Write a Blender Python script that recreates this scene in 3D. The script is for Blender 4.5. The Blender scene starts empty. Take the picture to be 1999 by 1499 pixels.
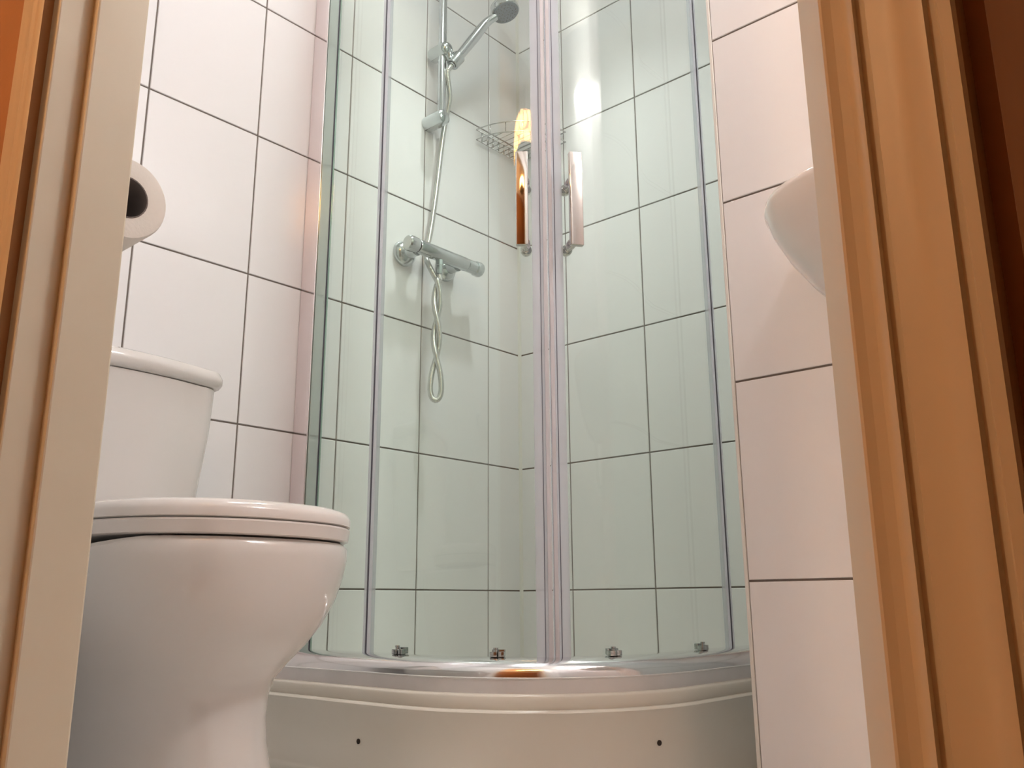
import bpy, bmesh, math, random
from mathutils import Vector, Matrix
random.seed(4)
sc = bpy.context.scene
COL = sc.collection
PI = math.pi

# ------------------------------------------------------------------ camera
cam_d = bpy.data.cameras.new('camera')
cam = bpy.data.objects.new('camera', cam_d)
COL.objects.link(cam)
YAW, PITCH, ROLL = 0.7248, 0.2435, -0.0056
CAM = Vector((0, 0, 0.297))
Fv = Vector((-math.sin(YAW) * math.cos(PITCH), math.cos(YAW) * math.cos(PITCH), math.sin(PITCH)))
Rv = Vector((math.cos(YAW), math.sin(YAW), 0))
Uv = Rv.cross(Fv)
R2 = Rv * math.cos(ROLL) + Uv * math.sin(ROLL)
U2 = -Rv * math.sin(ROLL) + Uv * math.cos(ROLL)
M = Matrix((R2, U2, -Fv)).transposed().to_4x4()
M.translation = CAM
cam.matrix_world = M
cam_d.sensor_width = 36.0
cam_d.lens = 1724.1 / 1999 * 36.0
cam_d.clip_start = 0.02
sc.camera = cam

# ------------------------------------------------------------------ world, view, lamp levels
w = bpy.data.worlds.new('world')
sc.world = w
w.use_nodes = True
w.node_tree.nodes['Background'].inputs[0].default_value = (0.9, 0.75, 0.6, 1)
w.node_tree.nodes['Background'].inputs[1].default_value = 0.02
sc.view_settings.view_transform = 'Standard'
sc.view_settings.look = 'None'
sc.view_settings.gamma = 1.0
sc.view_settings.use_curve_mapping = False
sc.view_settings.exposure = 0.93
CEILING_LAMP = 13.0      # radiance of the bathroom ceiling lamp
MIRROR_LAMP = 44.0       # radiance of the small wall lamp above the basin
HALL_LAMP = 13.5         # radiance of the amber hall pendant
HALL_FILL = 108.0    # radiance of the fill globe added on the far hall wall
DOWNLIGHT = 22.5         # power of the recessed downlight above the shower


# ------------------------------------------------------------------ materials
def new_mat(name):
    m = bpy.data.materials.new(name)
    m.use_nodes = True
    nt = m.node_tree
    return m, nt, nt.nodes['Principled BSDF'], nt.nodes['Material Output']


def pmat(name, col, rough=0.5, metal=0.0, noise=0.0, nscale=8.0, bump=0.0, bscale=60.0, spec=0.5, coat=0.0, stretch=None):
    m, nt, b, out = new_mat(name)
    b.inputs['Base Color'].default_value = (*col, 1)
    b.inputs['Roughness'].default_value = rough
    b.inputs['Metallic'].default_value = metal
    b.inputs['Specular IOR Level'].default_value = spec
    b.inputs['Coat Weight'].default_value = coat
    tc = nt.nodes.new('ShaderNodeTexCoord')
    src = tc.outputs['Object']
    if stretch:
        mp = nt.nodes.new('ShaderNodeMapping')
        mp.inputs['Scale'].default_value = stretch
        nt.links.new(src, mp.inputs['Vector'])
        src = mp.outputs['Vector']
    if noise:
        n = nt.nodes.new('ShaderNodeTexNoise')
        n.inputs['Scale'].default_value = nscale
        n.inputs['Detail'].default_value = 4
        nt.links.new(src, n.inputs['Vector'])
        mx = nt.nodes.new('ShaderNodeMix')
        mx.data_type = 'RGBA'
        mx.inputs[6].default_value = (*[max(0, c * (1 - noise)) for c in col], 1)
        mx.inputs[7].default_value = (*[min(1, c * (1 + noise)) for c in col], 1)
        nt.links.new(n.outputs['Fac'], mx.inputs[0])
        nt.links.new(mx.outputs[2], b.inputs['Base Color'])
    if bump:
        n = nt.nodes.new('ShaderNodeTexNoise')
        n.inputs['Scale'].default_value = bscale
        nt.links.new(src, n.inputs['Vector'])
        bp = nt.nodes.new('ShaderNodeBump')
        bp.inputs['Strength'].default_value = bump
        bp.inputs['Distance'].default_value = 0.002
        nt.links.new(n.outputs['Fac'], bp.inputs['Height'])
        nt.links.new(bp.outputs['Normal'], b.inputs['Normal'])
    return m


def emat(name, col, strength):
    m, nt, b, out = new_mat(name)
    b.inputs['Base Color'].default_value = (*col, 1)
    b.inputs['Emission Color'].default_value = (*col, 1)
    b.inputs['Emission Strength'].default_value = strength
    return m


def glassmat(name, tint, refl=1.0, milk=0.0, milkcol=(0.8, 0.78, 0.8), rough=0.0):
    """thin clear sheet: tinted see-through + Schlick reflection (+ some milky plastic)"""
    m, nt, b, out = new_mat(name)
    nt.nodes.remove(b)
    tr = nt.nodes.new('ShaderNodeBsdfTransparent')
    tr.inputs[0].default_value = (*tint, 1)
    base = tr.outputs[0]
    if milk:
        df = nt.nodes.new('ShaderNodeBsdfDiffuse')
        df.inputs[0].default_value = (*milkcol, 1)
        tl = nt.nodes.new('ShaderNodeBsdfTranslucent')
        tl.inputs[0].default_value = (*milkcol, 1)
        m2 = nt.nodes.new('ShaderNodeMixShader')
        m2.inputs[0].default_value = 0.5
        nt.links.new(df.outputs[0], m2.inputs[1])
        nt.links.new(tl.outputs[0], m2.inputs[2])
        m3 = nt.nodes.new('ShaderNodeMixShader')
        m3.inputs[0].default_value = milk
        nt.links.new(base, m3.inputs[1])
        nt.links.new(m2.outputs[0], m3.inputs[2])
        base = m3.outputs[0]
    gl = nt.nodes.new('ShaderNodeBsdfGlossy')
    gl.inputs['Roughness'].default_value = rough
    gl.inputs['Color'].default_value = (1, 1, 1, 1)
    lw = nt.nodes.new('ShaderNodeLayerWeight')
    lw.inputs[0].default_value = 0.5
    pw = nt.nodes.new('ShaderNodeMath')
    pw.operation = 'POWER'
    pw.inputs[1].default_value = 5
    nt.links.new(lw.outputs['Facing'], pw.inputs[0])
    ma = nt.nodes.new('ShaderNodeMath')
    ma.operation = 'MULTIPLY_ADD'
    ma.inputs[1].default_value = 0.96 * refl
    ma.inputs[2].default_value = 0.04 * refl
    nt.links.new(pw.outputs[0], ma.inputs[0])
    mx = nt.nodes.new('ShaderNodeMixShader')
    nt.links.new(ma.outputs[0], mx.inputs[0])
    nt.links.new(base, mx.inputs[1])
    nt.links.new(gl.outputs[0], mx.inputs[2])
    nt.links.new(mx.outputs[0], out.inputs[0])
    return m


MT = {}
MT['tile'] = pmat('glazed_tile', (0.835, 0.818, 0.825), 0.22, noise=0.012, nscale=5, bump=0.02, bscale=25, spec=0.45)
MT['grout'] = pmat('grey_grout', (0.20, 0.17, 0.15), 0.9, noise=0.12, nscale=60, bump=0.3, bscale=300)
MT['silicone'] = pmat('white_silicone', (0.78, 0.76, 0.72), 0.4)
MT['plaster'] = pmat('white_ceiling_paint', (0.85, 0.84, 0.82), 0.8, bump=0.1, bscale=200)
MT['floor'] = pmat('pale_floor_tile', (0.74, 0.71, 0.67), 0.35, noise=0.1, nscale=12)
MT['ceramic'] = pmat('white_ceramic', (0.74, 0.71, 0.69), 0.08, spec=0.5, coat=0.3)
MT['seat'] = pmat('white_seat_plastic', (0.78, 0.74, 0.72), 0.14)
MT['acrylic'] = pmat('white_acrylic', (0.77, 0.73, 0.65), 0.22, noise=0.01)
MT['chrome'] = pmat('chrome', (0.82, 0.83, 0.84), 0.06, 1.0)
MT['rail'] = pmat('rail_chrome', (0.84, 0.83, 0.84), 0.13, 1.0)
MT['handle'] = pmat('handle_chrome', (0.66, 0.63, 0.60), 0.08, 1.0, bump=0.12, bscale=30)
MT['chrome_fit'] = pmat('shower_fitting_chrome', (0.56, 0.58, 0.59), 0.14, 1.0)
MT['chrome_soft'] = pmat('worn_chrome', (0.52, 0.55, 0.55), 0.17, 1.0)
MT['polished'] = pmat('polished_aluminium', (0.86, 0.80, 0.81), 0.10, 1.0)
MT['alu'] = pmat('satin_aluminium', (0.79, 0.77, 0.77), 0.42, 0.25, noise=0.10, nscale=14)
MT['hose'] = pmat('ribbed_chrome_hose', (0.60, 0.60, 0.57), 0.25, 1.0)
MT['spray'] = pmat('grey_spray_face', (0.20, 0.22, 0.25), 0.5, noise=0.25, nscale=220)
MT['wire'] = pmat('chrome_wire', (0.55, 0.55, 0.54), 0.2, 1.0)
MT['glass'] = glassmat('shower_glass', (0.935, 0.986, 0.955))
MT['glass_edge'] = pmat('green_glass_edge', (0.50, 0.64, 0.60), 0.15, 0.55, spec=0.8)
MT['seal'] = glassmat('clear_plastic_seal', (0.95, 0.95, 0.97), 0.8, 0.45, (0.80, 0.82, 0.88), 0.15)
MT['seal_dark'] = pmat('grey_seal_line', (0.10, 0.10, 0.13), 0.4)
MT['magnet'] = pmat('grey_magnet_strip', (0.60, 0.59, 0.63), 0.35)
MT['dark'] = pmat('dark_hole', (0.03, 0.02, 0.015), 0.8)
MT['paper'] = pmat('toilet_paper', (0.80, 0.75, 0.70), 0.95, bump=0.2, bscale=250)
MT['card'] = pmat('brown_grey_card', (0.16, 0.13, 0.12), 0.9)
MT['frame'] = pmat('cream_frame_paint', (0.70, 0.645, 0.515), 0.42, noise=0.03, nscale=6, stretch=(1, 1, 0.2))
MT['hallwall'] = pmat('orange_brown_hall_wall', (0.46, 0.24, 0.11), 0.75, noise=0.12, nscale=10, bump=0.2, bscale=80)
MT['woodfloor'] = pmat('brown_wood_floor', (0.20, 0.10, 0.045), 0.45, noise=0.3, nscale=6, stretch=(8, 1, 1))
MT['darkwood'] = pmat('dark_brown_wood', (0.17, 0.085, 0.036), 0.85, spec=0.15, noise=0.3, nscale=7, stretch=(6, 6, 0.5))
MT['lamp'] = emat('lit_opal_glass', (0.985, 0.985, 1.0), CEILING_LAMP)
MT['lamp2'] = emat('lit_opal_glass_small', (1.0, 0.965, 0.93), MIRROR_LAMP)


def amber():
    m, nt, b, out = new_mat('lit_amber_crackle_glass')
    tc = nt.nodes.new('ShaderNodeTexCoord')
    v = nt.nodes.new('ShaderNodeTexVoronoi')
    v.feature = 'DISTANCE_TO_EDGE'
    v.inputs['Scale'].default_value = 16
    nt.links.new(tc.outputs['Object'], v.inputs['Vector'])
    r = nt.nodes.new('ShaderNodeValToRGB')
    r.color_ramp.elements[0].position = 0.02
    r.color_ramp.elements[0].color = (0.30, 0.09, 0.01, 1)
    r.color_ramp.elements[1].position = 0.08
    r.color_ramp.elements[1].color = (1.0, 0.52, 0.17, 1)
    nt.links.new(v.outputs['Distance'], r.inputs['Fac'])
    b.inputs['Base Color'].default_value = (0.8, 0.4, 0.1, 1)
    nt.links.new(r.outputs['Color'], b.inputs['Emission Color'])
    b.inputs['Emission Strength'].default_value = HALL_LAMP
    return m


MT['amber'] = amber()


# ------------------------------------------------------------------ helpers
def link(name, me, mat, parent=None, label=None, cat=None, group=None, kind=None, smooth=False):
    o = bpy.data.objects.new(name, me)
    COL.objects.link(o)
    if mat is not None:
        me.materials.clear()
        me.materials.append(MT[mat])
    if parent is not None:
        o.parent = parent
        o.matrix_parent_inverse = parent.matrix_world.inverted()
    if smooth:
        for p in me.polygons:
            p.use_smooth = True
    tag(o, label, cat, group, kind)
    return o


def tag(o, label=None, cat=None, group=None, kind=None):
    if label: o['label'] = label
    if cat: o['category'] = cat
    if group: o['group'] = group
    if kind: o['kind'] = kind
    return o


def empty(name, loc, label, cat, group=None):
    o = bpy.data.objects.new(name, None)
    COL.objects.link(o)
    o.empty_display_size = 0.05
    o.matrix_world = Matrix.Translation(loc)
    o.location = loc
    return tag(o, label, cat, group)


def done(bm, name, mat, parent=None, smooth=False, angle=None, **k):
    bmesh.ops.recalc_face_normals(bm, faces=bm.faces)
    me = bpy.data.meshes.new(name)
    bm.to_mesh(me)
    bm.free()
    o = link(name, me, mat, parent, smooth=smooth or angle is not None, **k)
    if angle is not None:
        me.set_sharp_from_angle(angle=math.radians(angle))
    return o


def B():
    return bmesh.new()


def box(bm, lo, hi, bev=0.0, seg=2):
    vs = [bm.verts.new((x, y, z)) for x in (lo[0], hi[0]) for y in (lo[1], hi[1]) for z in (lo[2], hi[2])]
    idx = ((0, 1, 3, 2), (4, 6, 7, 5), (0, 4, 5, 1), (2, 3, 7, 6), (0, 2, 6, 4), (1, 5, 7, 3))
    fs = [bm.faces.new([vs[i] for i in f]) for f in idx]
    if bev:
        es = list({e for f in fs for e in f.edges})
        bmesh.ops.bevel(bm, geom=es, offset=bev, segments=seg, profile=0.5, affect='EDGES', clamp_overlap=True)


def ring_loft(bm, rings, cap0=True, cap1=True, closed=True):
    prev = None
    first = None
    for r in rings:
        vs = [bm.verts.new(p) for p in r]
        if prev is not None:
            n = len(vs)
            for i in range(n if closed else n - 1):
                j = (i + 1) % n
                bm.faces.new((prev[i], prev[j], vs[j], vs[i]))
        else:
            first = vs
        prev = vs
    if cap0: bm.faces.new(list(reversed(first)))
    if cap1: bm.faces.new(prev)


def frame_of(t):
    t = t.normalized()
    a = Vector((0, 0, 1)) if abs(t.z) < 0.9 else Vector((1, 0, 0))
    u = t.cross(a).normalized()
    return u, t.cross(u).normalized()


def lathe(bm, origin, axis, prof, n=32, cap0=True, cap1=True):
    """prof: list of (distance along axis, radius)"""
    o = Vector(origin)
    ax = Vector(axis).normalized()
    u, v = frame_of(ax)
    rings = [[o + ax * d + (u * math.cos(2 * PI * i / n) + v * math.sin(2 * PI * i / n)) * max(r, 1e-5) for i in range(n)] for d, r in prof]
    ring_loft(bm, rings, cap0, cap1)


def tube(bm, pts, r, n=10, rad=None):
    pts = [Vector(p) for p in pts]
    rings = []
    u = None
    for i, p in enumerate(pts):
        t = (pts[min(i + 1, len(pts) - 1)] - pts[max(i - 1, 0)]).normalized()
        if u is None:
            u, v = frame_of(t)
        else:
            u = (u - t * u.dot(t)).normalized()
        v = t.cross(u)
        rr = rad[i] if rad else r
        rings.append([p + (u * math.cos(2 * PI * k / n) + v * math.sin(2 * PI * k / n)) * rr for k in range(n)])
    ring_loft(bm, rings)


def catmull(pts, m=8):
    pts = [Vector(p) for p in pts]
    P = [pts[0]] + pts + [pts[-1]]
    out = []
    for i in range(1, len(P) - 2):
        a, b, c, d = P[i - 1], P[i], P[i + 1], P[i + 2]
        for k in range(m):
            t = k / m
            out.append(0.5 * ((2 * b) + (c - a) * t + (2 * a - 5 * b + 4 * c - d) * t * t + (3 * b - a - 3 * c + d) * t ** 3))
    out.append(pts[-1])
    return out


# ------------------------------------------------------------------ main dimensions
X0, Y0 = -1.612, 1.854          # left tiled wall, back tiled wall
YC, XE = 1.341, -0.687          # partition (boxed-out) wall: face and outer corner
XR = 0.30                       # right wall of the room
YF, YH = 0.340, 0.250           # doorway wall: room side, hall side
XL, XRJ = -0.793, -0.096        # door opening
ZC = 2.31
TH = 0.33
TW = 0.2535
G = 0.0036                      # joint width
TT = 0.008                      # tile thickness proud of grout bed (joint depth 3 mm)
DOORH = 2.02


def wall_box(name, lo, hi, mat, label, cat='wall', kind='structure'):
    bm = B()
    box(bm, lo, hi)
    return done(bm, name, mat, label=label, cat=cat, kind=kind)


tile_meshes = {}


def tile_mesh(wd, ht):
    k = (round(wd, 4), round(ht, 4))
    if k not in tile_meshes:
        bm = B()
        b, d = 0.0011, 0.0026
        pts = []
        for (ins, z) in ((0, 0), (0, d - b), (b, d)):
            pts.append([bm.verts.new((x, y, z)) for x, y in ((ins, ins), (wd - ins, ins), (wd - ins, ht - ins), (ins, ht - ins))])
        for a, c in ((pts[0], pts[1]), (pts[1], pts[2])):
            for i in range(4):
                j = (i + 1) % 4
                bm.faces.new((a[i], a[j], c[j], c[i]))
        bm.faces.new(pts[2])
        bmesh.ops.recalc_face_normals(bm, faces=bm.faces)
        me = bpy.data.meshes.new('tile')
        bm.to_mesh(me)
        bm.free()
        me.materials.append(MT['tile'])
        tile_meshes[k] = me
    return tile_meshes[k]


def tile_wall(parent, origin, udir, normal, cols, rows):
    """cols, rows: lists of joint-line positions along udir / z; grout bed lies at the origin plane"""
    o, u, n = Vector(origin), Vector(udir), Vector(normal)
    up = Vector((0, 0, 1))
    flip = u.cross(up).dot(n) < 0
    for a, b in zip(cols[:-1], cols[1:]):
        for c, d in zip(rows[:-1], rows[1:]):
            wd, ht = b - a - G, d - c - G
            if wd < 0.004 or ht < 0.004: continue
            t = bpy.data.objects.new('tile', tile_mesh(wd, ht))
            COL.objects.link(t)
            if not flip:
                m = Matrix((u, up, n)).transposed().to_4x4()
                m.translation = o + u * (a + G / 2) + up * (c + G / 2)
            else:
                m = Matrix((-u, up, n)).transposed().to_4x4()
                m.translation = o + u * (b - G / 2) + up * (c + G / 2)
            t.parent = parent
            t.matrix_parent_inverse = parent.matrix_world.inverted()
            t.matrix_world = m


ROWS = [TH * i for i in range(8)]
D = 0.0026
# ------------------------------------------------------------------ the room
wall_left = wall_box('wall_left', (X0 - 0.10, YF, 0), (X0 - D, Y0 + 0.1, ZC), 'grout', 'left wall of cream glazed tiles with grey joints behind the toilet')
colsA = [0.340, 0.457, 0.7105, 0.9645, 1.2165, 1.4705, 1.7235, Y0]
tile_wall(wall_left, (X0 - D, 0, 0), (0, 1, 0), (1, 0, 0), colsA, ROWS)
wall_back = wall_box('wall_back', (X0 - D, Y0 + D, 0), (XE + 0.3, Y0 + 0.1, ZC), 'grout', 'back wall of cream glazed tiles inside the shower')
colsB = [X0, -1.437, -1.186, -0.934, XE]
tile_wall(wall_back, (0, Y0 + D, 0), (1, 0, 0), (0, -1, 0), colsB, ROWS)
wall_right = wall_box('wall_right', (XE + D, YC + D, 0), (XR + 0.1, Y0 + D, ZC), 'grout', 'boxed-out cream tiled wall to the right of the shower')
tile_wall(wall_right, (0, YC + D, 0), (1, 0, 0), (0, -1, 0), [XE + 0.004, XE + 0.004 + TW, XE + 0.004 + 2 * TW, XE + 0.004 + 3 * TW, XR], ROWS)
tile_wall(wall_right, (XE + D, 0, 0), (0, 1, 0), (-1, 0, 0), [YC + 0.004, YC + 0.004 + TW, YC + 0.004 + 2 * TW, Y0], ROWS)
bm = B(); box(bm, (XE - 0.0012, YC - 0.0012, 0), (XE + 0.005, YC + 0.005, ZC), 0.001)
done(bm, 'edge_trim', 'silicone', wall_right, label='white tile edging strip on the outer corner')
# silicone in the inner corner
bm = B()
ring_loft(bm, [[(X0, Y0, z), (X0 + 0.007, Y0, z), (X0 + 0.002, Y0 - 0.002, z), (X0, Y0 - 0.007, z)] for z in (0, ZC)])
done(bm, 'corner_sealant', 'silicone', wall_back, label='white sealant bead up the inner corner')
wall_side = wall_box('wall_side', (XR, YF, 0), (XR + 0.1, YC + D, ZC), 'tile', 'plain pale side wall of the room beside the basin')
# doorway wall (room side white, hall side orange brown)
wall_front = empty('wall_front', (0, 0, 0), 'wall with the doorway between hall and bathroom', 'wall')
tag(wall_front, kind='structure')
ym = (YF + YH) / 2
LO, RO = XL - 0.03, XRJ + 0.03
for (a, b, z0, z1) in ((X0 - 0.1, LO, 0, ZC), (RO, 1.3, 0, ZC), (LO, RO, DOORH + 0.03, ZC)):
    bm = B(); box(bm, (a, ym, z0), (b, YF, z1)); done(bm, 'room_side_panel', 'plaster', wall_front)
    bm = B(); box(bm, (a, YH, z0), (b, ym, z1)); done(bm, 'hall_side_panel', 'hallwall', wall_front)
wall_box('ceiling', (X0 - 0.1, YF, ZC), (XR + 0.1, Y0 + 0.1, ZC + 0.08), 'plaster', 'white painted bathroom ceiling', 'ceiling')
wall_box('floor', (X0 - 0.1, YH, -0.1), (XR + 0.1, Y0 + 0.1, 0), 'floor', 'pale bathroom floor', 'floor')
# hall behind the camera
HX0, HX1, HY0 = -1.7, 1.3, -1.35
wall_box('wall_hall_back', (HX0, HY0 - 0.1, 0), (HX1, HY0, ZC + 0.1), 'hallwall', 'orange-brown hall wall opposite the bathroom door')
wall_box('wall_hall_left', (HX0 - 0.1, HY0, 0), (HX0, YH, ZC + 0.1), 'hallwall', 'orange-brown end wall of the hall')
wall_box('wall_hall_right', (HX1, HY0, 0), (HX1 + 0.1, YH, ZC + 0.1), 'hallwall', 'orange-brown end wall of the hall beside the open door')
wall_box('ceiling_hall', (HX0, HY0, ZC + 0.05), (HX1, YH, ZC + 0.13), 'plaster', 'pale hall ceiling', 'ceiling')
wall_box('floor_hall', (HX0, HY0, -0.1), (HX1, YH, 0), 'woodfloor', 'brown wooden hall floor', 'floor')

# ------------------------------------------------------------------ door frame
ARCH = [(0, 0), (2, 3), (7, 6.5), (8, 7), (11, 6.3), (13.5, 6), (15, 7), (17.5, 10.5), (19, 11.5), (19.3, 9.3), (22, 9.2), (22.4, 10.3),
        (27, 10.8), (31, 11.3), (34, 13.5), (37, 16.0), (40, 16.6), (40.8, 14.6), (43, 14.5), (43.6, 15.5), (47, 15.6), (48, 14.5), (48, 0)]


def frame_left():
    t = empty('trim_1', (XL, YH, 0), 'cream painted door jamb beside the toilet', 'door frame')
    t['kind'] = 'structure'
    bm = B(); box(bm, (XL - 0.030, YH + 0.012, 0), (XL - 0.012, YF, DOORH), 0.0015); done(bm, 'door_lining', 'frame', t)
    bm = B(); box(bm, (XL - 0.0125, YH + 0.042, 0), (XL, YF + 0.001, DOORH), 0.002); done(bm, 'door_stop', 'frame', t)
    bm = B()
    ring_loft(bm, [[(XL - 0.0180 - x * 0.00092, YH - d * 0.00028, z) for x, d in ARCH] for z in (0, DOORH + 0.02)])
    done(bm, 'architrave', 'frame', t, angle=35)


def frame_right():
    t = empty('trim_2', (XRJ, YH, 0), 'cream painted moulded door jamb next to the open brown door', 'door frame')
    t['kind'] = 'structure'
    bm = B()
    poly = [(XRJ + 0.008, YH), (XRJ + 0.0065, YH + 0.001), (XRJ - 0.0115, YH + 0.031), (XRJ - 0.012, YH + 0.033), (XRJ - 0.012, YF), (XRJ + 0.03, YF), (XRJ + 0.03, YH)]
    ring_loft(bm, [[(x, y, z) for x, y in poly] for z in (0, DOORH)])
    done(bm, 'door_lining', 'frame', t, angle=25, label='cream splayed lining catching the room light')
    bm = B()
    ring_loft(bm, [[(XRJ + 0.0075 + (x - 7) * 0.00098, YH - (d - 5.0) * 0.001 if d > 0 else YH, z) for x, d in ARCH[2:]] for z in (0, DOORH + 0.02)])
    done(bm, 'architrave', 'frame', t, angle=35)


def sorted2(a, b):
    return tuple(min(p, q) for p, q in zip(a, b)), tuple(max(p, q) for p, q in zip(a, b))


frame_left()
frame_right()
t3 = empty('trim_3', (0, YH, DOORH), 'cream painted door head across the top of the doorway', 'door frame')
t3['kind'] = 'structure'
bm = B(); box(bm, (XL - 0.03, YH, DOORH), (XRJ + 0.03, YF, DOORH + 0.03)); done(bm, 'door_lining', 'frame', t3)
bm = B(); box(bm, (XL - 0.06, YH - 0.014, DOORH + 0.001), (XRJ + 0.05, YH, DOORH + 0.06), 0.003); done(bm, 'architrave', 'frame', t3)

# open door leaf in the hall, hinged on the right jamb
dr = empty('door_1', (-0.030, 0.232, 0), 'dark brown wooden door standing open in the hall', 'door')
dr['kind'] = 'structure'
ang = math.atan2(-0.80, 0.60)
mrot = Matrix.Translation((-0.040, 0.228, 0)) @ Matrix.Rotation(ang, 4, 'Z')
bm = B(); box(bm, (0, 0, 0.008), (0.66, 0.038, 2.0), 0.002)
bm.transform(mrot); done(bm, 'door_leaf', 'darkwood', dr)
for (z0, z1) in ((0.15, 0.85), (1.05, 1.85)):
    for (x0, x1, za, zb) in ((0.11, 0.55, z0, z0 + 0.02), (0.11, 0.55, z1 - 0.02, z1), (0.11, 0.13, z0, z1), (0.53, 0.55, z0, z1)):
        bm = B(); box(bm, (x0, -0.006, za), (x1, 0.0, zb), 0.002)
        bm.transform(mrot); done(bm, 'panel_moulding', 'darkwood', dr)

# ------------------------------------------------------------------ shower quadrant geometry
GY, GX, GR = 1.100, -0.885, 0.300       # glass line: left run y, right run x, corner radius
GC = (GX - GR, GY + GR)                 # arc centre


def qpath(off=0.0, n=28, xs=X0, ye=Y0):
    """polyline along the enclosure, off = distance outwards from the glass line; returns (point2d, normal2d)"""
    out = [((xs, GY - off), (0, -1))]
    for k in range(1, 4):
        out.append(((xs + (GC[0] - xs) * k / 4, GY - off), (0, -1)))
    for k in range(n + 1):
        a = -PI / 2 + PI / 2 * k / n
        c, s = math.cos(a), math.sin(a)
        out.append(((GC[0] + (GR + off) * c, GC[1] + (GR + off) * s), (c, s)))
    for k in range(1, 4):
        out.append(((GX + off, GC[1] + (ye - GC[1]) * k / 4), (1, 0)))
    out.append(((GX + off, ye), (1, 0)))
    return out


def at_s(s, off=0.0):
    """point on glass line at arc length s from the left wall"""
    l1 = GC[0] - X0
    l2 = GR * PI / 2
    if s < l1:
        return (X0 + s, GY - off), (0, -1)
    if s < l1 + l2:
        a = -PI / 2 + (s - l1) / GR
        c, q = math.cos(a), math.sin(a)
        return (GC[0] + (GR + off) * c, GC[1] + (GR + off) * q), (c, q)
    return (GX + off, GC[1] + s - l1 - l2), (1, 0)


SMAX = (GC[0] - X0) + GR * PI / 2 + (Y0 - GC[1])


def s_dir(dx, dy):
    best = None
    for i in range(4001):
        s = SMAX * i / 4000
        p, n = at_s(s)
        e = abs(p[0] * dy - p[1] * dx)
        if best is None or e < best[0]: best = (e, s)
    return best[1]


S_L = s_dir(-0.772, 0.636)
S_C = s_dir(-0.630, 0.777)
S_R = s_dir(-0.4735, 0.8805)


def strip(bm, s0, s1, o0, o1, z0, z1, step=0.02):
    n = max(1, int(math.ceil((s1 - s0) / step)))
    rings = []
    for i in range(n + 1):
        s = s0 + (s1 - s0) * i / n
        a, _ = at_s(s, o0)
        b, _ = at_s(s, o1)
        rings.append([(a[0], a[1], z0), (b[0], b[1], z0), (b[0], b[1], z1), (a[0], a[1], z1)])
    ring_loft(bm, rings)


def sweep(bm, prof, xs=X0, ye=Y0, n=40):
    """prof: closed list of (off, z)"""
    rings = []
    base = qpath(0, n, xs, ye)
    for (p, nn) in base:
        rings.append([(p[0] + nn[0] * o, p[1] + nn[1] * o, z) for o, z in prof])
    ring_loft(bm, rings)


# ------------------------------------------------------------------ shower tray
tray = empty('shower_tray', (-1.2, 1.45, 0), 'white quadrant shower tray with a curved riser panel on the floor', 'shower tray')
bm = B()
sweep(bm, [(0.049, 0.157), (0.0555, 0.1555), (0.058, 0.152), (0.058, 0.134), (0.056, 0.130), (-0.03, 0.130), (-0.03, 0.150), (0.0, 0.157)])
done(bm, 'tray_rim', 'acrylic', tray, angle=50)
bm = B()
sweep(bm, [(0.060, 0.1335), (0.064, 0.1325), (0.0665, 0.129), (0.0645, 0.124), (0.0645, 0.018), (0.068, 0.014), (0.070, 0.008), (0.070, 0.0), (0.04, 0.0), (0.04, 0.1335)])
panel = done(bm, 'riser_panel', 'acrylic', tray, angle=50)
bm = B()
pts = [(p[0] - n[0] * 0.03, p[1] - n[1] * 0.03) for p, n in qpath(0, 28)] + [(X0, Y0)]
ring_loft(bm, [[(x, y, z) for x, y in pts] for z in (0.09, 0.12)])
done(bm, 'tray_floor', 'acrylic', tray)


def ray_hit_arc(px_dir, off):
    dx, dy, dz = px_dir
    best = None
    for i in range(4001):
        s = SMAX * i / 4000
        p, n = at_s(s, off)
        e = abs(p[0] * dy - p[1] * dx)
        if best is None or e < best[0]: best = (e, s, p)
    p = best[2]
    t = (p[0] * dx + p[1] * dy) / (dx * dx + dy * dy)
    return best[1], p, CAM.z + dz * t


def pix(x, y):
    d = Fv + R2 * ((x - 999.5) / 1724.1) - U2 * ((y - 749.5) / 1724.1)
    return d


for (x, y) in ((700, 1447), (1287, 1450)):
    s, p, z = ray_hit_arc(pix(x, y), 0.0645)
    _, n = at_s(s)
    bm = B()
    lathe(bm, (p[0] - n[0] * 0.002, p[1] - n[1] * 0.002, z), (n[0], n[1], 0), [(0, 0.0044), (0.0032, 0.0044), (0.0034, 0.0036)], 16)
    done(bm, 'screw_hole', 'dark', panel)

# ------------------------------------------------------------------ shower enclosure
enc = empty('shower_enclosure', (-1.2, 1.45, 0.157), 'curved clear glass quadrant enclosure with two sliding doors and chrome bottom rail', 'shower enclosure')
ZB, ZT = 0.203, 1.93
GT = 0.0028
bm = B()
q = [(0.047, 0.1815)]
for k in range(9):
    a = PI / 2 * k / 8
    q.append((0.004 + 0.043 * math.cos(a) ** 0.9 if k < 8 else 0.004, 0.1815 + 0.029 * math.sin(a)))
q += [(-0.014, 0.2105), (-0.014, 0.18)]
sweep(bm, q, xs=X0 + 0.002, ye=Y0 - 0.002)
done(bm, 'bottom_rail', 'rail', enc, angle=40, label='rounded chrome bottom rail reflecting the lamps')
bm = B()
sweep(bm, [(0.0475, 0.1815), (0.0492, 0.1808), (0.0492, 0.1792), (0.0478, 0.1785), (0.0478, 0.157), (-0.014, 0.157), (-0.014, 0.1800), (0.0, 0.1800)], xs=X0 + 0.002, ye=Y0 - 0.002)
done(bm, 'base_strip', 'alu', enc, angle=40, label='dull grey aluminium strip under the rail')
bm = B()
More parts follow.
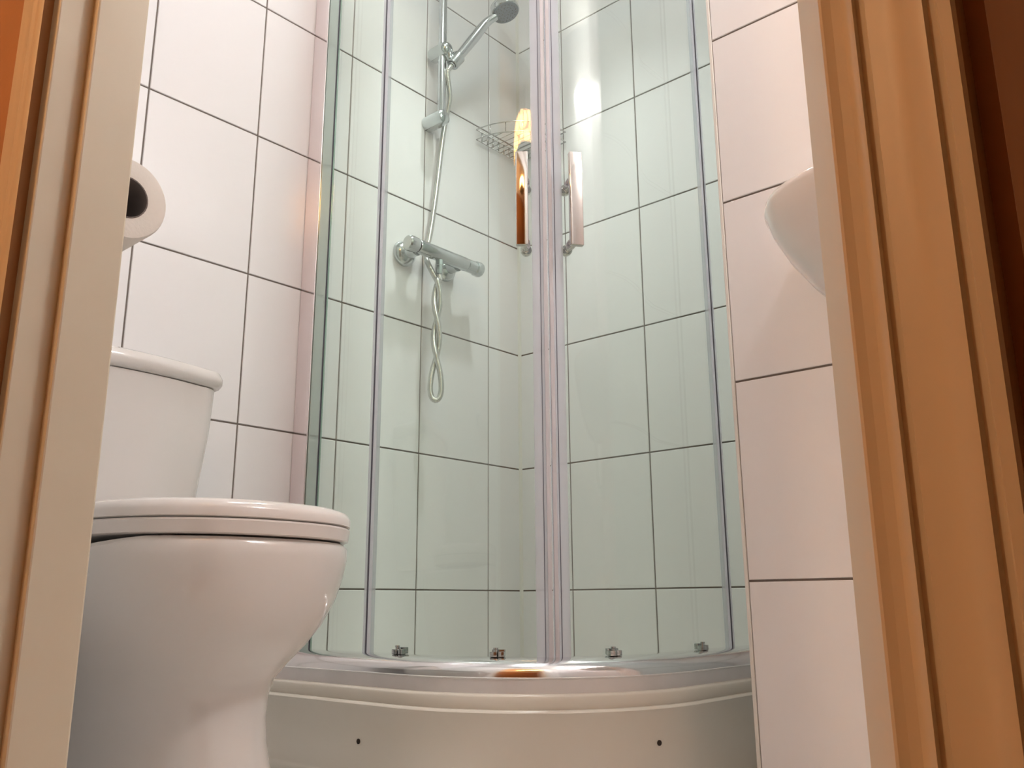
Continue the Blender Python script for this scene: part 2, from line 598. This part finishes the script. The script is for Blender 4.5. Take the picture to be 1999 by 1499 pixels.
sweep(bm, [(0.030, ZT), (0.030, ZT + 0.045), (-0.02, ZT + 0.045), (-0.02, ZT)], xs=X0 + 0.002, ye=Y0 - 0.002)
done(bm, 'top_rail', 'chrome', enc, angle=40)
# wall profiles
bm = B(); box(bm, (X0 + 0.0005, GY - 0.001, 0.209), (X0 + 0.042, GY + 0.020, ZT), 0.0012)
box(bm, (X0 + 0.0435, GY - 0.004, 0.209), (X0 + 0.057, GY + 0.020, ZT), 0.0012)
done(bm, 'wall_profile', 'polished', enc, label='polished wall profile mirroring the tiles')
bm = B(); box(bm, (X0 + 0.0575, GY - 0.001, 0.209), (X0 + 0.099, GY + 0.004, ZT), 0.0010)
done(bm, 'glass_edge_profile', 'glass_edge', enc, label='green glinting edge profile of the fixed glass')
bm = B(); box(bm, (X0 + 0.0982, GY - 0.0045, 0.209), (X0 + 0.1000, GY - 0.0012, ZT)); done(bm, 'edge_line', 'seal_dark', enc)
bm = B(); box(bm, (GX - 0.02, Y0 - 0.045, 0.209), (GX + 0.004, Y0 - 0.0005, ZT), 0.0012)
done(bm, 'wall_profile', 'polished', enc)
# fixed panels
bm = B(); strip(bm, 0.10, S_L - 0.012, -GT, GT, ZB, ZT); done(bm, 'fixed_panel', 'glass', enc, angle=30)
bm = B(); strip(bm, S_R + 0.012, SMAX - 0.03, -GT, GT, ZB, ZT); done(bm, 'fixed_panel', 'glass', enc, angle=30)


def seal(parent, s0, s1, o0=-0.006, o1=0.006, mat='seal'):
    bm = B(); strip(bm, s0, s1, o0, o1, ZB + 0.004, ZT - 0.005, 0.03)
    return done(bm, 'edge_seal' if mat == 'seal' else 'seal_line', mat, parent, angle=30)


HW = 0.026
for side in (-1, 1):
    s_in = S_C + side * HW
    s_out = (S_L + 0.008) if side < 0 else (S_R - 0.008)
    a, b = min(s_in, s_out), max(s_in, s_out)
    bm = B(); strip(bm, a, b, -GT, GT, ZB, ZT - 0.004)
    door = done(bm, 'sliding_door', 'glass', enc, angle=30)
    # outer edge seal with its dark line
    c = S_L if side < 0 else S_R
    seal(door, c - 0.0105, c + 0.0105, -0.005, 0.0045)
    lc = c - side * -0.0005
    seal(door, c - 0.0018, c + 0.0018, 0.0046, 0.0058, 'seal_dark')
    # closing seal at the meeting edge
    x0, x1 = sorted((S_C + side * 0.0015, S_C + side * 0.0285))
    seal(door, x0, x1, -0.007, 0.005)
    x0, x1 = sorted((S_C + side * 0.002, S_C + side * 0.0085))
    seal(door, x0, x1, 0.0052, 0.011, 'magnet')
    x0, x1 = sorted((S_C + side * 0.0130, S_C + side * 0.0142))
    seal(door, x0, x1, 0.0052, 0.0062, 'seal_dark')
    # handle
    hp = (1019, 387) if side < 0 else (1124, 388)
    s, p, z = ray_hit_arc(pix(*hp), 0.042)
    _, n = at_s(s)
    tx, ty = -n[1], n[0]
    hm = Matrix(((tx, n[0], 0, p[0]), (ty, n[1], 0, p[1]), (0, 0, 1, z), (0, 0, 0, 1)))
    bm = B()
    # local: x along glass, y outward, z up (origin on the bar centre)
    hw = 0.0115 if side < 0 else 0.0125
    box(bm, (-hw, -0.006, -0.093), (hw, 0.006, 0.093), 0.0018, 2)
    post = 0.012 * (1 if side < 0 else -1)
    for zz in (-0.083, 0.040):
        lathe(bm, (post * 0.4, -0.042, zz), (0, 1, 0), [(-0.014, 0.0095), (-0.010, 0.0105), (-0.004, 0.0105), (0.0, 0.0095), (0.003, 0.0065), (0.016, 0.0065), (0.018, 0.0090), (0.030, 0.0090), (0.034, 0.0075), (0.038, 0.0075)], 20)
    bm.transform(hm)
    done(bm, 'handle', 'handle', door, angle=40, label='chrome bar handle on round stand-offs')
    # bottom roller clips
    for px_ in ((780, 972) if side < 0 else (1199, 1372)):
        s, p, z = ray_hit_arc(pix(px_, 1282), 0.006)
        _, n = at_s(s)
        tx, ty = -n[1], n[0]
        hm = Matrix(((tx, n[0], 0, p[0]), (ty, n[1], 0, p[1]), (0, 0, 1, 0.2105), (0, 0, 0, 1)))
        bm = B()
        box(bm, (-0.012, -0.004, 0), (0.0005, 0.009, 0.0085), 0.001)
        box(bm, (0.002, -0.004, 0), (0.012, 0.007, 0.009), 0.001)
        lathe(bm, (-0.003, 0.003, 0.008), (0, 0, 1), [(0, 0.0035), (0.004, 0.0035), (0.0045, 0.0042), (0.007, 0.0042)], 12)
        box(bm, (-0.011, -0.011, 0.001), (0.011, -0.003, 0.012), 0.001)
        bm.transform(hm)
        done(bm, 'roller_clip', 'chrome_soft', door, angle=40)

# ------------------------------------------------------------------ toilet
TY = 0.638
toilet = empty('toilet', (-1.25, TY, 0), 'white close-coupled ceramic toilet with closed lid in front of the tiled wall', 'toilet')


def egg(xb, xm, xf, wd, z, n=48, pf=2.3, pb=4.0):
    r = []
    for i in range(n):
        a = 2 * PI * i / n
        c, s = math.cos(a), math.sin(a)
        p = pf if c >= 0 else pb
        L = (xf - xm) if c >= 0 else (xm - xb)
        x = xm + L * math.copysign(abs(c) ** (2 / p), c)
        y = TY + wd * math.copysign(abs(s) ** (2 / p), s)
        r.append(Vector((x, y, z)))
    return r


bm = B()
secs = [(-1.48, -1.25, -0.985, 0.117, 0.0), (-1.48, -1.25, -0.988, 0.112, 0.02), (-1.48, -1.25, -0.996, 0.108, 0.08), (-1.48, -1.25, -1.015, 0.107, 0.125), (-1.48, -1.25, -1.022, 0.108, 0.155),
        (-1.49, -1.24, -1.026, 0.113, 0.182), (-1.50, -1.23, -1.024, 0.120, 0.201), (-1.51, -1.21, -1.006, 0.130, 0.221), (-1.52, -1.19, -0.977, 0.142, 0.245), (-1.53, -1.17, -0.957, 0.155, 0.270),
        (-1.54, -1.15, -0.944, 0.167, 0.300), (-1.55, -1.14, -0.937, 0.175, 0.330), (-1.55, -1.13, -0.934, 0.178, 0.355), (-1.55, -1.13, -0.936, 0.179, 0.370), (-1.55, -1.13, -0.942, 0.175, 0.376)]
rim = [egg(a, b, c, d, z) for a, b, c, d, z in secs]
for r in rim:
    for v in r:
        if v.z > 0.34:
            v.z -= 0.009 * min(1, max(0, (-1.01 - v.x) / 0.10)) * (v.z - 0.34) / 0.036
ring_loft(bm, rim)
done(bm, 'pan', 'ceramic', toilet, angle=40)
bm = B()
ring_loft(bm, [egg(-1.42, -1.139, f, wd, z) for f, wd, z in ((-0.937, 0.177, 0.3785), (-0.933, 0.181, 0.3800), (-0.931, 0.183, 0.3945), (-0.933, 0.181, 0.3970))])
seat_o = done(bm, 'seat', 'seat', toilet, angle=40)
for (x, dy) in ((-1.00, 0.12), (-1.00, -0.12), (-1.30, 0.14), (-1.30, -0.14)):
    bm = B(); lathe(bm, (x, TY + dy, 0.3758), (0, 0, 1), [(-0.008, 0.009), (0.003, 0.009)], 14)
    done(bm, 'bumper', 'card', seat_o)
bm = B()
ring_loft(bm, [egg(-1.43, -1.139, f, wd, z) for f, wd, z in ((-0.935, 0.179, 0.3978), (-0.931, 0.183, 0.3995), (-0.931, 0.183, 0.4085), (-0.936, 0.179, 0.4165), (-0.948, 0.168, 0.4212), (-1.00, 0.12, 0.4235), (-1.10, 0.03, 0.424))])
done(bm, 'lid', 'seat', toilet, angle=60)
for dy in (-0.075, 0.075):
    bm = B(); lathe(bm, (-1.415, TY + dy - 0.02, 0.385), (0, 1, 0), [(0, 0.012), (0.04, 0.012)], 16); done(bm, 'hinge', 'seat', toilet, smooth=False)


def cist_ring(wd, xf, z, bow=0.02, n=14):
    r = [Vector((X0 + 0.012, TY - wd + 0.01, z)), Vector((X0 + 0.012, TY + wd - 0.01, z))]
    # right end forward with rounded corner, then bowed front back to the left end
    rc = 0.045
    for k in range(6):
        a = PI / 2 * k / 5
        r.append(Vector((xf - bow - rc + rc * math.sin(a), TY + wd - rc + rc * math.cos(a), z)))
    for k in range(1, n):
        t = 1 - 2 * k / n
        r.append(Vector((xf - bow * t * t * 1.0, TY + (wd - rc) * t, z)))
    for k in range(6):
        a = PI / 2 * k / 5
        r.append(Vector((xf - bow - rc + rc * math.cos(a), TY - wd + rc - rc * math.sin(a), z)))
    return r


bm = B()
ring_loft(bm, [cist_ring(a, b, z) for a, b, z in ((0.168, -1.448, 0.372), (0.172, -1.443, 0.40), (0.190, -1.427, 0.60), (0.193, -1.424, 0.680))])
cist = done(bm, 'cistern', 'ceramic', toilet, angle=45)
bm = B()
ring_loft(bm, [cist_ring(a, b, z, 0.022) for a, b, z in ((0.192, -1.420, 0.682), (0.199, -1.416, 0.685), (0.203, -1.412, 0.692), (0.203, -1.412, 0.701), (0.199, -1.416, 0.711), (0.190, -1.426, 0.7155))])
done(bm, 'cistern_lid', 'ceramic', cist, angle=40)
bm = B(); lathe(bm, (-1.52, TY, 0.7155), (0, 0, 1), [(0, 0.024), (0.006, 0.024), (0.008, 0.021)], 24); done(bm, 'flush_button', 'chrome', cist, angle=40)

# ------------------------------------------------------------------ toilet roll on the doorway wall
RZ, RY = 0.776, 0.410
holder = empty('toilet_roll_holder', (-1.0, YF, RZ), 'small chrome holder carrying the toilet roll on the doorway wall', 'roll holder')
bm = B(); tube(bm, [(-1.085, YF + 0.001, RZ + 0.0), (-1.085, RY - 0.014, RZ), (-1.083, RY - 0.004, RZ), (-1.074, RY, RZ), (-0.985, RY, RZ)], 0.0055, 12); done(bm, 'arm', 'chrome', holder, smooth=True)
bm = B(); lathe(bm, (-1.085, YF, RZ), (0, 1, 0), [(0, 0.022), (0.006, 0.022), (0.008, 0.019)], 24); done(bm, 'wall_plate', 'chrome', holder, angle=40)
roll = empty('toilet_roll', (-0.99, RY, RZ), 'white toilet paper roll with dark core hole next to the door jamb', 'toilet roll')
bm = B()
lathe(bm, (-1.060, RY, RZ - 0.0180), (1, 0, 0), [(0, 0.0255), (0, 0.048), (0.003, 0.0500), (0.095, 0.0500), (0.099, 0.0485), (0.1008, 0.042), (0.1002, 0.0255)], 48, False, False)
done(bm, 'paper', 'paper', roll, angle=50)
bm = B()
lathe(bm, (-1.060, RY, RZ - 0.0180), (1, 0, 0), [(0, 0.0255), (0.101, 0.0255), (0.101, 0.0240), (0.0, 0.0240)], 32, False, False)
done(bm, 'core', 'card', roll, angle=40)

# ------------------------------------------------------------------ shower fittings on the left wall
riser = empty('shower_riser_rail', (X0, 1.478, 1.57), 'chrome riser rail with sliding holder on the left shower wall', 'shower rail')
BX, BY = X0 + 0.052, 1.480
bm = B(); tube(bm, [(BX, BY, 1.556), (BX, BY, 2.16)], 0.0115, 20); done(bm, 'bar', 'chrome_fit', riser, angle=50)
for z in (1.572, 2.12):
    bm = B()
    lathe(bm, (X0 + 0.001, BY - 0.003, z - 0.004), (1, 0, 0), [(0, 0.0215), (0.056, 0.0215), (0.066, 0.0195), (0.071, 0.013), (0.072, 0.0)], 28, True, False)
    done(bm, 'wall_bracket', 'chrome_soft', riser, angle=40)
bm = B()
SZ = 1.775
lathe(bm, (X0 + 0.014, BY - 0.001, SZ), (1, 0, 0), [(0, 0.018), (0.002, 0.0205), (0.050, 0.0205), (0.060, 0.0185), (0.067, 0.011), (0.068, 0.0)], 28, True, False)
HD = Vector((0.035, 0.080, 0.140)).normalized()      # direction of the hand shower's handle
H0 = Vector((-1.532, 1.508, 1.752))
tube(bm, [(BX + 0.006, BY, SZ - 0.004), (BX + 0.016, BY + 0.012, SZ - 0.014), H0 - HD * 0.004 + Vector((-0.010, -0.014, -0.006))], 0.014, 20, [0.016, 0.015, 0.0070])
lathe(bm, H0 - HD * 0.026, HD, [(0, 0.0150), (0.002, 0.0170), (0.036, 0.0190), (0.038, 0.0180), (0.038, 0.0160), (0, 0.0135), (0, 0.0150)], 24, False, False)
done(bm, 'sliding_holder', 'chrome_soft', riser, angle=40)

hand = empty('hand_shower', H0, 'chrome hand shower with grey spray face in the riser holder', 'hand shower')
H1 = Vector((-1.497, 1.588, 1.892))
bm = B()
hx = catmull([H0 - HD * 0.030, H0.lerp(H1, 0.3), H0.lerp(H1, 0.65), H1, H1 + Vector((0.018, 0.020, 0.024))], 6)
tube(bm, hx, 0.012, 20, [0.0115 + 0.0030 * math.sin(PI * min(1, i / (len(hx) - 1) * 1.15)) for i in range(len(hx))])
done(bm, 'handle', 'chrome_fit', hand, angle=50)
hn = Vector((0.30, 0.10, -0.95)).normalized()
HC = Vector((-1.460, 1.628, 1.934))
bm = B()
lathe(bm, HC - hn * 0.030, hn, [(0, 0.012), (0.004, 0.030), (0.010, 0.038), (0.022, 0.0415), (0.033, 0.0415), (0.0345, 0.0400)], 36)
head = done(bm, 'head', 'chrome_fit', hand, angle=40)
bm = B()
lathe(bm, HC - hn * 0.030, hn, [(0.0340, 0.039), (0.0358, 0.038), (0.0365, 0.034), (0.0372, 0.0)], 36, True, False)
face = done(bm, 'spray_face', 'spray', head, angle=60, label='dark grey spray face')
bm = B()
u, v = frame_of(hn)
for rr, nn in ((0.010, 6), (0.020, 12), (0.030, 18)):
    for k in range(nn):
        a = 2 * PI * k / nn
        lathe(bm, HC + hn * 0.006 + (u * math.cos(a) + v * math.sin(a)) * rr, hn, [(0, 0.0013), (0.0022, 0.0009)], 6)
o = done(bm, 'spray_nozzles', 'card', head)
o['kind'] = 'stuff'

# mixer
MZ, MX = 1.172, X0 + 0.060
mix = empty('shower_mixer', (X0, 1.48, MZ), 'chrome thermostatic shower mixer bar on the left shower wall', 'mixer tap')
bm = B()
lathe(bm, (MX, 1.398, MZ), (0, 1, 0), [(0, 0.0165), (0.004, 0.0185), (0.168, 0.0185), (0.172, 0.0165)], 32)
body = done(bm, 'body', 'chrome_soft', mix, angle=40)
bm = B(); lathe(bm, (MX, 1.570, MZ), (0, 1, 0), [(0, 0.0165), (0.004, 0.0175), (0.030, 0.0175), (0.034, 0.0200), (0.050, 0.0205), (0.054, 0.0190), (0.0545, 0.0)], 12, True, False); done(bm, 'temperature_knob', 'chrome_soft', mix, angle=25)
bm = B(); lathe(bm, (MX, 1.396, MZ), (0, -1, 0), [(0, 0.0165), (0.004, 0.0195), (0.020, 0.0205), (0.030, 0.0200), (0.034, 0.0170), (0.0345, 0.0)], 12, True, False); done(bm, 'flow_knob', 'chrome_soft', mix, angle=25)
for y in (1.402, 1.548):
    bm = B(); lathe(bm, (X0 + 0.0005, y, MZ - 0.004), (1, 0, 0), [(0, 0.034), (0.004, 0.034), (0.012, 0.031), (0.018, 0.024), (0.022, 0.0175), (0.050, 0.0175)], 32); done(bm, 'wall_flange', 'chrome_soft', mix, angle=35)
bm = B(); lathe(bm, (MX, 1.474, MZ - 0.014), (0, 0, -1), [(0, 0.0105), (0.016, 0.0105), (0.017, 0.0095), (0.034, 0.0095), (0.040, 0.008)], 8); done(bm, 'hose_outlet', 'chrome_soft', mix, angle=30)

# hose: from the mixer outlet down, twisted once round itself, loop, and up to the holder
zs0 = MZ - 0.0605
cx_, cy_ = MX - 0.004, 1.471
RT = 0.0076
pa, pb = [], []


def hosept(lat, dep, z):
    return Vector((cx_ + 0.72 * lat + 0.69 * dep, cy_ + 0.69 * lat - 0.72 * dep, z))


for i in range(25):                      # two strands wound round each other between z = 1.10 and 0.90
    z = 1.10 - 0.20 * i / 24
    a = PI * (1.10 - z) / 0.100
    pa.append(hosept(RT * math.sin(a), RT * math.cos(a), z))
    pb.append(hosept(-RT * math.sin(a), -RT * math.cos(a), z))
for z, yo, xo in ((0.885, 0.0035, 0.0062), (0.865, 0.0085, 0.0030), (0.842, 0.0122, 0.0), (0.818, 0.0140, 0.0), (0.800, 0.0118, 0.0), (0.790, 0.0068, 0.0)):
    pa.append(hosept(yo, xo, z))
    pb.append(hosept(-yo, -xo, z))
pts = [Vector((MX, 1.474, zs0 + 0.006)), Vector((MX + 0.001, 1.474, zs0 - 0.010))] + pa + [hosept(0, 0, 0.7865)] + pb[::-1]
pts += [Vector((cx_ - 0.012, 1.461, 1.128)), Vector((X0 + 0.026, 1.459, 1.165)), Vector((X0 + 0.019, 1.466, 1.195)), Vector((X0 + 0.019, 1.475, 1.235)), Vector((X0 + 0.019, 1.486, 1.299)), Vector((X0 + 0.021, 1.499, 1.407)), Vector((X0 + 0.024, 1.511, 1.526)),
        Vector((X0 + 0.034, 1.514, 1.591)), Vector((X0 + 0.056, 1.506, 1.645)), H0 - HD * 0.052 + Vector((-0.003, 0.004, -0.006)), H0 - HD * 0.040, H0 - HD * 0.028]
sm = catmull(pts, 14)
# resample evenly, rib the radius
acc = [0.0]
for a, b in zip(sm[:-1], sm[1:]): acc.append(acc[-1] + (b - a).length)
Ltot = acc[-1]
pitch = 0.0013
nn = int(Ltot / pitch)
hp_, j = [], 0
for i in range(nn + 1):
    d = Ltot * i / nn
    while j < len(acc) - 2 and acc[j + 1] < d: j += 1
    f = (d - acc[j]) / max(1e-9, acc[j + 1] - acc[j])
    hp_.append(sm[j].lerp(sm[j + 1], f))
bm = B()
tube(bm, hp_, 0.0068, 12, [0.0072 if i % 3 else 0.0060 for i in range(len(hp_))])
hose = done(bm, 'shower_hose', 'hose', smooth=True, label='ribbed chrome shower hose twisted into a hanging loop below the mixer', cat='hose')

# ------------------------------------------------------------------ corner wire basket
cad = empty('corner_basket', (X0, Y0, 1.60), 'chrome wire corner basket in the shower corner', 'shower basket')
CR = 0.190


def sector(z, r=CR, n=20, ins=0.006):
    P = [Vector((X0 + ins, Y0 - r, z))]
    for k in range(1, n):
        a = PI / 2 * k / n
        P.append(Vector((X0 + ins + (r - ins) * math.sin(a) ** 1.0, Y0 - ins - (r - ins) * math.cos(a), z)))
    P += [Vector((X0 + r, Y0 - ins, z)), Vector((X0 + ins, Y0 - ins, z)), Vector((X0 + ins, Y0 - r, z))]
    return P


for z in (1.600, 1.632):
    bm = B(); tube(bm, sector(z), 0.0018, 8); done(bm, 'rim_wire', 'wire', cad, smooth=True)
for k in range(1, 8):
    y = Y0 - CR * k / 8
    bm = B(); tube(bm, [(X0 + 0.006, y, 1.632), (X0 + 0.006, y, 1.600)], 0.0022, 8)
    done(bm, 'side_wire', 'wire', cad, smooth=True)
    x = X0 + CR * k / 8
    bm = B(); tube(bm, [(x, Y0 - 0.006, 1.632), (x, Y0 - 0.006, 1.600)], 0.0022, 8)
    done(bm, 'side_wire', 'wire', cad, smooth=True)
for k in range(1, 6):
    a = PI / 2 * k / 6
    x, y = X0 + 0.006 + (CR - 0.006) * math.sin(a), Y0 - 0.006 - (CR - 0.006) * math.cos(a)
    bm = B(); tube(bm, [(x, y, 1.632), (x, y, 1.600)], 0.0014, 8); done(bm, 'front_wire', 'wire', cad, smooth=True)
for k in range(1, 9):
    y = Y0 - 0.006 - (CR - 0.006) * k / 9
    xe = X0 + 0.006 + math.sqrt(max(0, (CR - 0.006) ** 2 - (Y0 - 0.006 - y) ** 2))
    bm = B(); tube(bm, [(X0 + 0.006, y, 1.599), (xe, y, 1.599)], 0.0012, 8); done(bm, 'floor_wire', 'wire', cad, smooth=True)

# ------------------------------------------------------------------ wash basin on the boxed-out wall
bs = empty('wash_basin', (-0.30, YC, 0.70), 'small white ceramic wash basin hung on the boxed-out tiled wall', 'basin')
BXc, BW, BDp = -0.325, 0.222, 0.275


def bring(sx, sd, z, yb=YC - 0.001, n=40, p=3.0):
    """rounded-front outline, flat back at the wall"""
    r = []
    for k in range(n + 1):
        a = PI * k / n
        c, s = math.cos(a), math.sin(a)
        x = BXc + BW * sx * math.copysign(abs(c) ** (2 / p), c)
        y = yb - BDp * sd * abs(s) ** (2 / p)
        r.append(Vector((x, y, z)))
    return r


bm = B()
ring_loft(bm, [bring(0.34, 0.45, 0.690), bring(0.50, 0.58, 0.702), bring(0.64, 0.70, 0.724), bring(0.77, 0.81, 0.755), bring(0.88, 0.90, 0.790), bring(0.96, 0.965, 0.825), bring(1.0, 1.0, 0.850), bring(0.995, 0.995, 0.860), bring(0.975, 0.975, 0.864),
               bring(0.93, 0.93, 0.862), bring(0.88, 0.88, 0.85), bring(0.6, 0.7, 0.78), bring(0.2, 0.4, 0.76)])
done(bm, 'bowl', 'ceramic', bs, angle=50)
bm = B(); tube(bm, [(BXc, YC - 0.09, 0.70), (BXc, YC - 0.09, 0.60), (BXc, YC - 0.07, 0.56), (BXc, YC - 0.04, 0.56), (BXc, YC - 0.001, 0.57)], 0.016, 16); done(bm, 'waste_pipe', 'chrome', bs, smooth=True)
bm = B(); tube(bm, [(BXc, YC - 0.045, 0.845), (BXc, YC - 0.045, 0.93), (BXc, YC - 0.06, 0.95), (BXc, YC - 0.10, 0.95), (BXc, YC - 0.115, 0.935)], 0.011, 16); done(bm, 'tap', 'chrome', bs, smooth=True)

# ------------------------------------------------------------------ lamps
cl = empty('ceiling_lamp', (-1.00, 1.04, ZC), 'round lit opal ceiling lamp in the bathroom', 'lamp')
LP = (-1.00, 1.04, ZC)
bm = B(); lathe(bm, LP, (0, 0, -1), [(0, 0.135), (0.018, 0.135), (0.020, 0.130)], 40); done(bm, 'lamp_base', 'seat', cl, angle=40)
bm = B(); lathe(bm, LP, (0, 0, -1), [(0.0205, 0.125), (0.040, 0.118), (0.058, 0.095), (0.070, 0.058), (0.074, 0.0)], 32, True, False); done(bm, 'lamp_glass', 'lamp', cl, smooth=True)

wl = empty('wall_lamp', (XR, 1.17, 2.06), 'lit half-bowl opal wall lamp above the basin', 'lamp')
bm = B(); box(bm, (XR - 0.012, 1.10, 1.97), (XR, 1.24, 2.02), 0.003); done(bm, 'lamp_base', 'seat', wl)
rings = []
for k in range(9):
    t = k / 8
    zz = 2.02 - 0.062 * t
    rr = math.sqrt(max(0.0004, 1 - t * t))
    rings.append([Vector((XR - 0.013 - 0.10 * rr * math.sin(PI * i / 24), 1.17 - 0.165 * rr * math.cos(PI * i / 24), zz)) for i in range(25)])
bm = B(); ring_loft(bm, rings); done(bm, 'lamp_glass', 'lamp2', wl, angle=50)

HLX, HLY, HLZ = -0.03, -0.15, 2.005
hl = empty('hall_pendant', (HLX, HLY, HLZ), 'wide amber crackle glass drum lamp lit in the hall', 'lamp')
bm = B(); lathe(bm, (HLX, HLY, HLZ - 0.060), (0, 0, 1), [(0, 0.235), (0.03, 0.245), (0.10, 0.245), (0.130, 0.235)], 48, False, False); done(bm, 'lamp_shade', 'amber', hl, angle=40)
bm = B(); lathe(bm, (HLX, HLY, HLZ - 0.064), (0, 0, 1), [(0, 0.236), (0.004, 0.238)], 48); done(bm, 'bottom_plate', 'darkwood', hl, angle=40)
bm = B(); lathe(bm, (HLX, HLY, HLZ + 0.070), (0, 0, 1), [(0, 0.236), (0.006, 0.230)], 48); done(bm, 'top_plate', 'darkwood', hl, angle=40)
bm = B(); tube(bm, [(HLX, HLY, HLZ + 0.078), (HLX, HLY, ZC + 0.05)], 0.012, 12); done(bm, 'stem', 'darkwood', hl, smooth=True)

# recessed downlight above the shower
dl = empty('downlight', (-1.18, 1.46, ZC), 'small recessed downlight in the ceiling above the shower', 'lamp')
bm = B(); lathe(bm, (-1.18, 1.46, ZC), (0, 0, -1), [(0, 0.030), (0.0, 0.045), (0.004, 0.045), (0.006, 0.042), (0.006, 0.034), (0.001, 0.032)], 28, False, False); done(bm, 'rim', 'chrome', dl, angle=40)
bm = B(); lathe(bm, (-1.18, 1.46, ZC - 0.0005), (0, 0, -1), [(0, 0.030), (0.001, 0.030)], 28); done(bm, 'lens', 'lamp', dl)
ld = bpy.data.lights.new('downlight_beam', 'SPOT')
ld.energy = DOWNLIGHT
ld.color = (0.985, 0.985, 1.0)
ld.spot_size = math.radians(82)
ld.spot_blend = 1.0
ld.shadow_soft_size = 0.03
lo = bpy.data.objects.new('downlight_beam', ld)
COL.objects.link(lo)
lo.location = (-1.18, 1.46, ZC - 0.012)
lo.parent = dl
lo.matrix_parent_inverse = dl.matrix_world.inverted()

# warm fill globe, out of view, added to lighten the jambs and toilet
MT['globe'] = emat('warm_fill_globe', (1.0, 0.66, 0.36), HALL_FILL)
hg = empty('hall_fill_globe', (-1.10, HY0, 1.62), 'unseen warm fill globe added on the far hall wall', 'lamp')
bm = B(); lathe(bm, (-1.10, HY0, 1.62), (0, 1, 0), [(0, 0.05), (0.015, 0.05), (0.02, 0.02), (0.05, 0.018)], 24); done(bm, 'wall_plate', 'darkwood', hg, angle=40)
bm = B(); bmesh.ops.create_uvsphere(bm, u_segments=24, v_segments=16, radius=0.062); bm.transform(Matrix.Translation((-1.10, HY0 + 0.105, 1.62))); done(bm, 'globe', 'globe', hg, smooth=True)
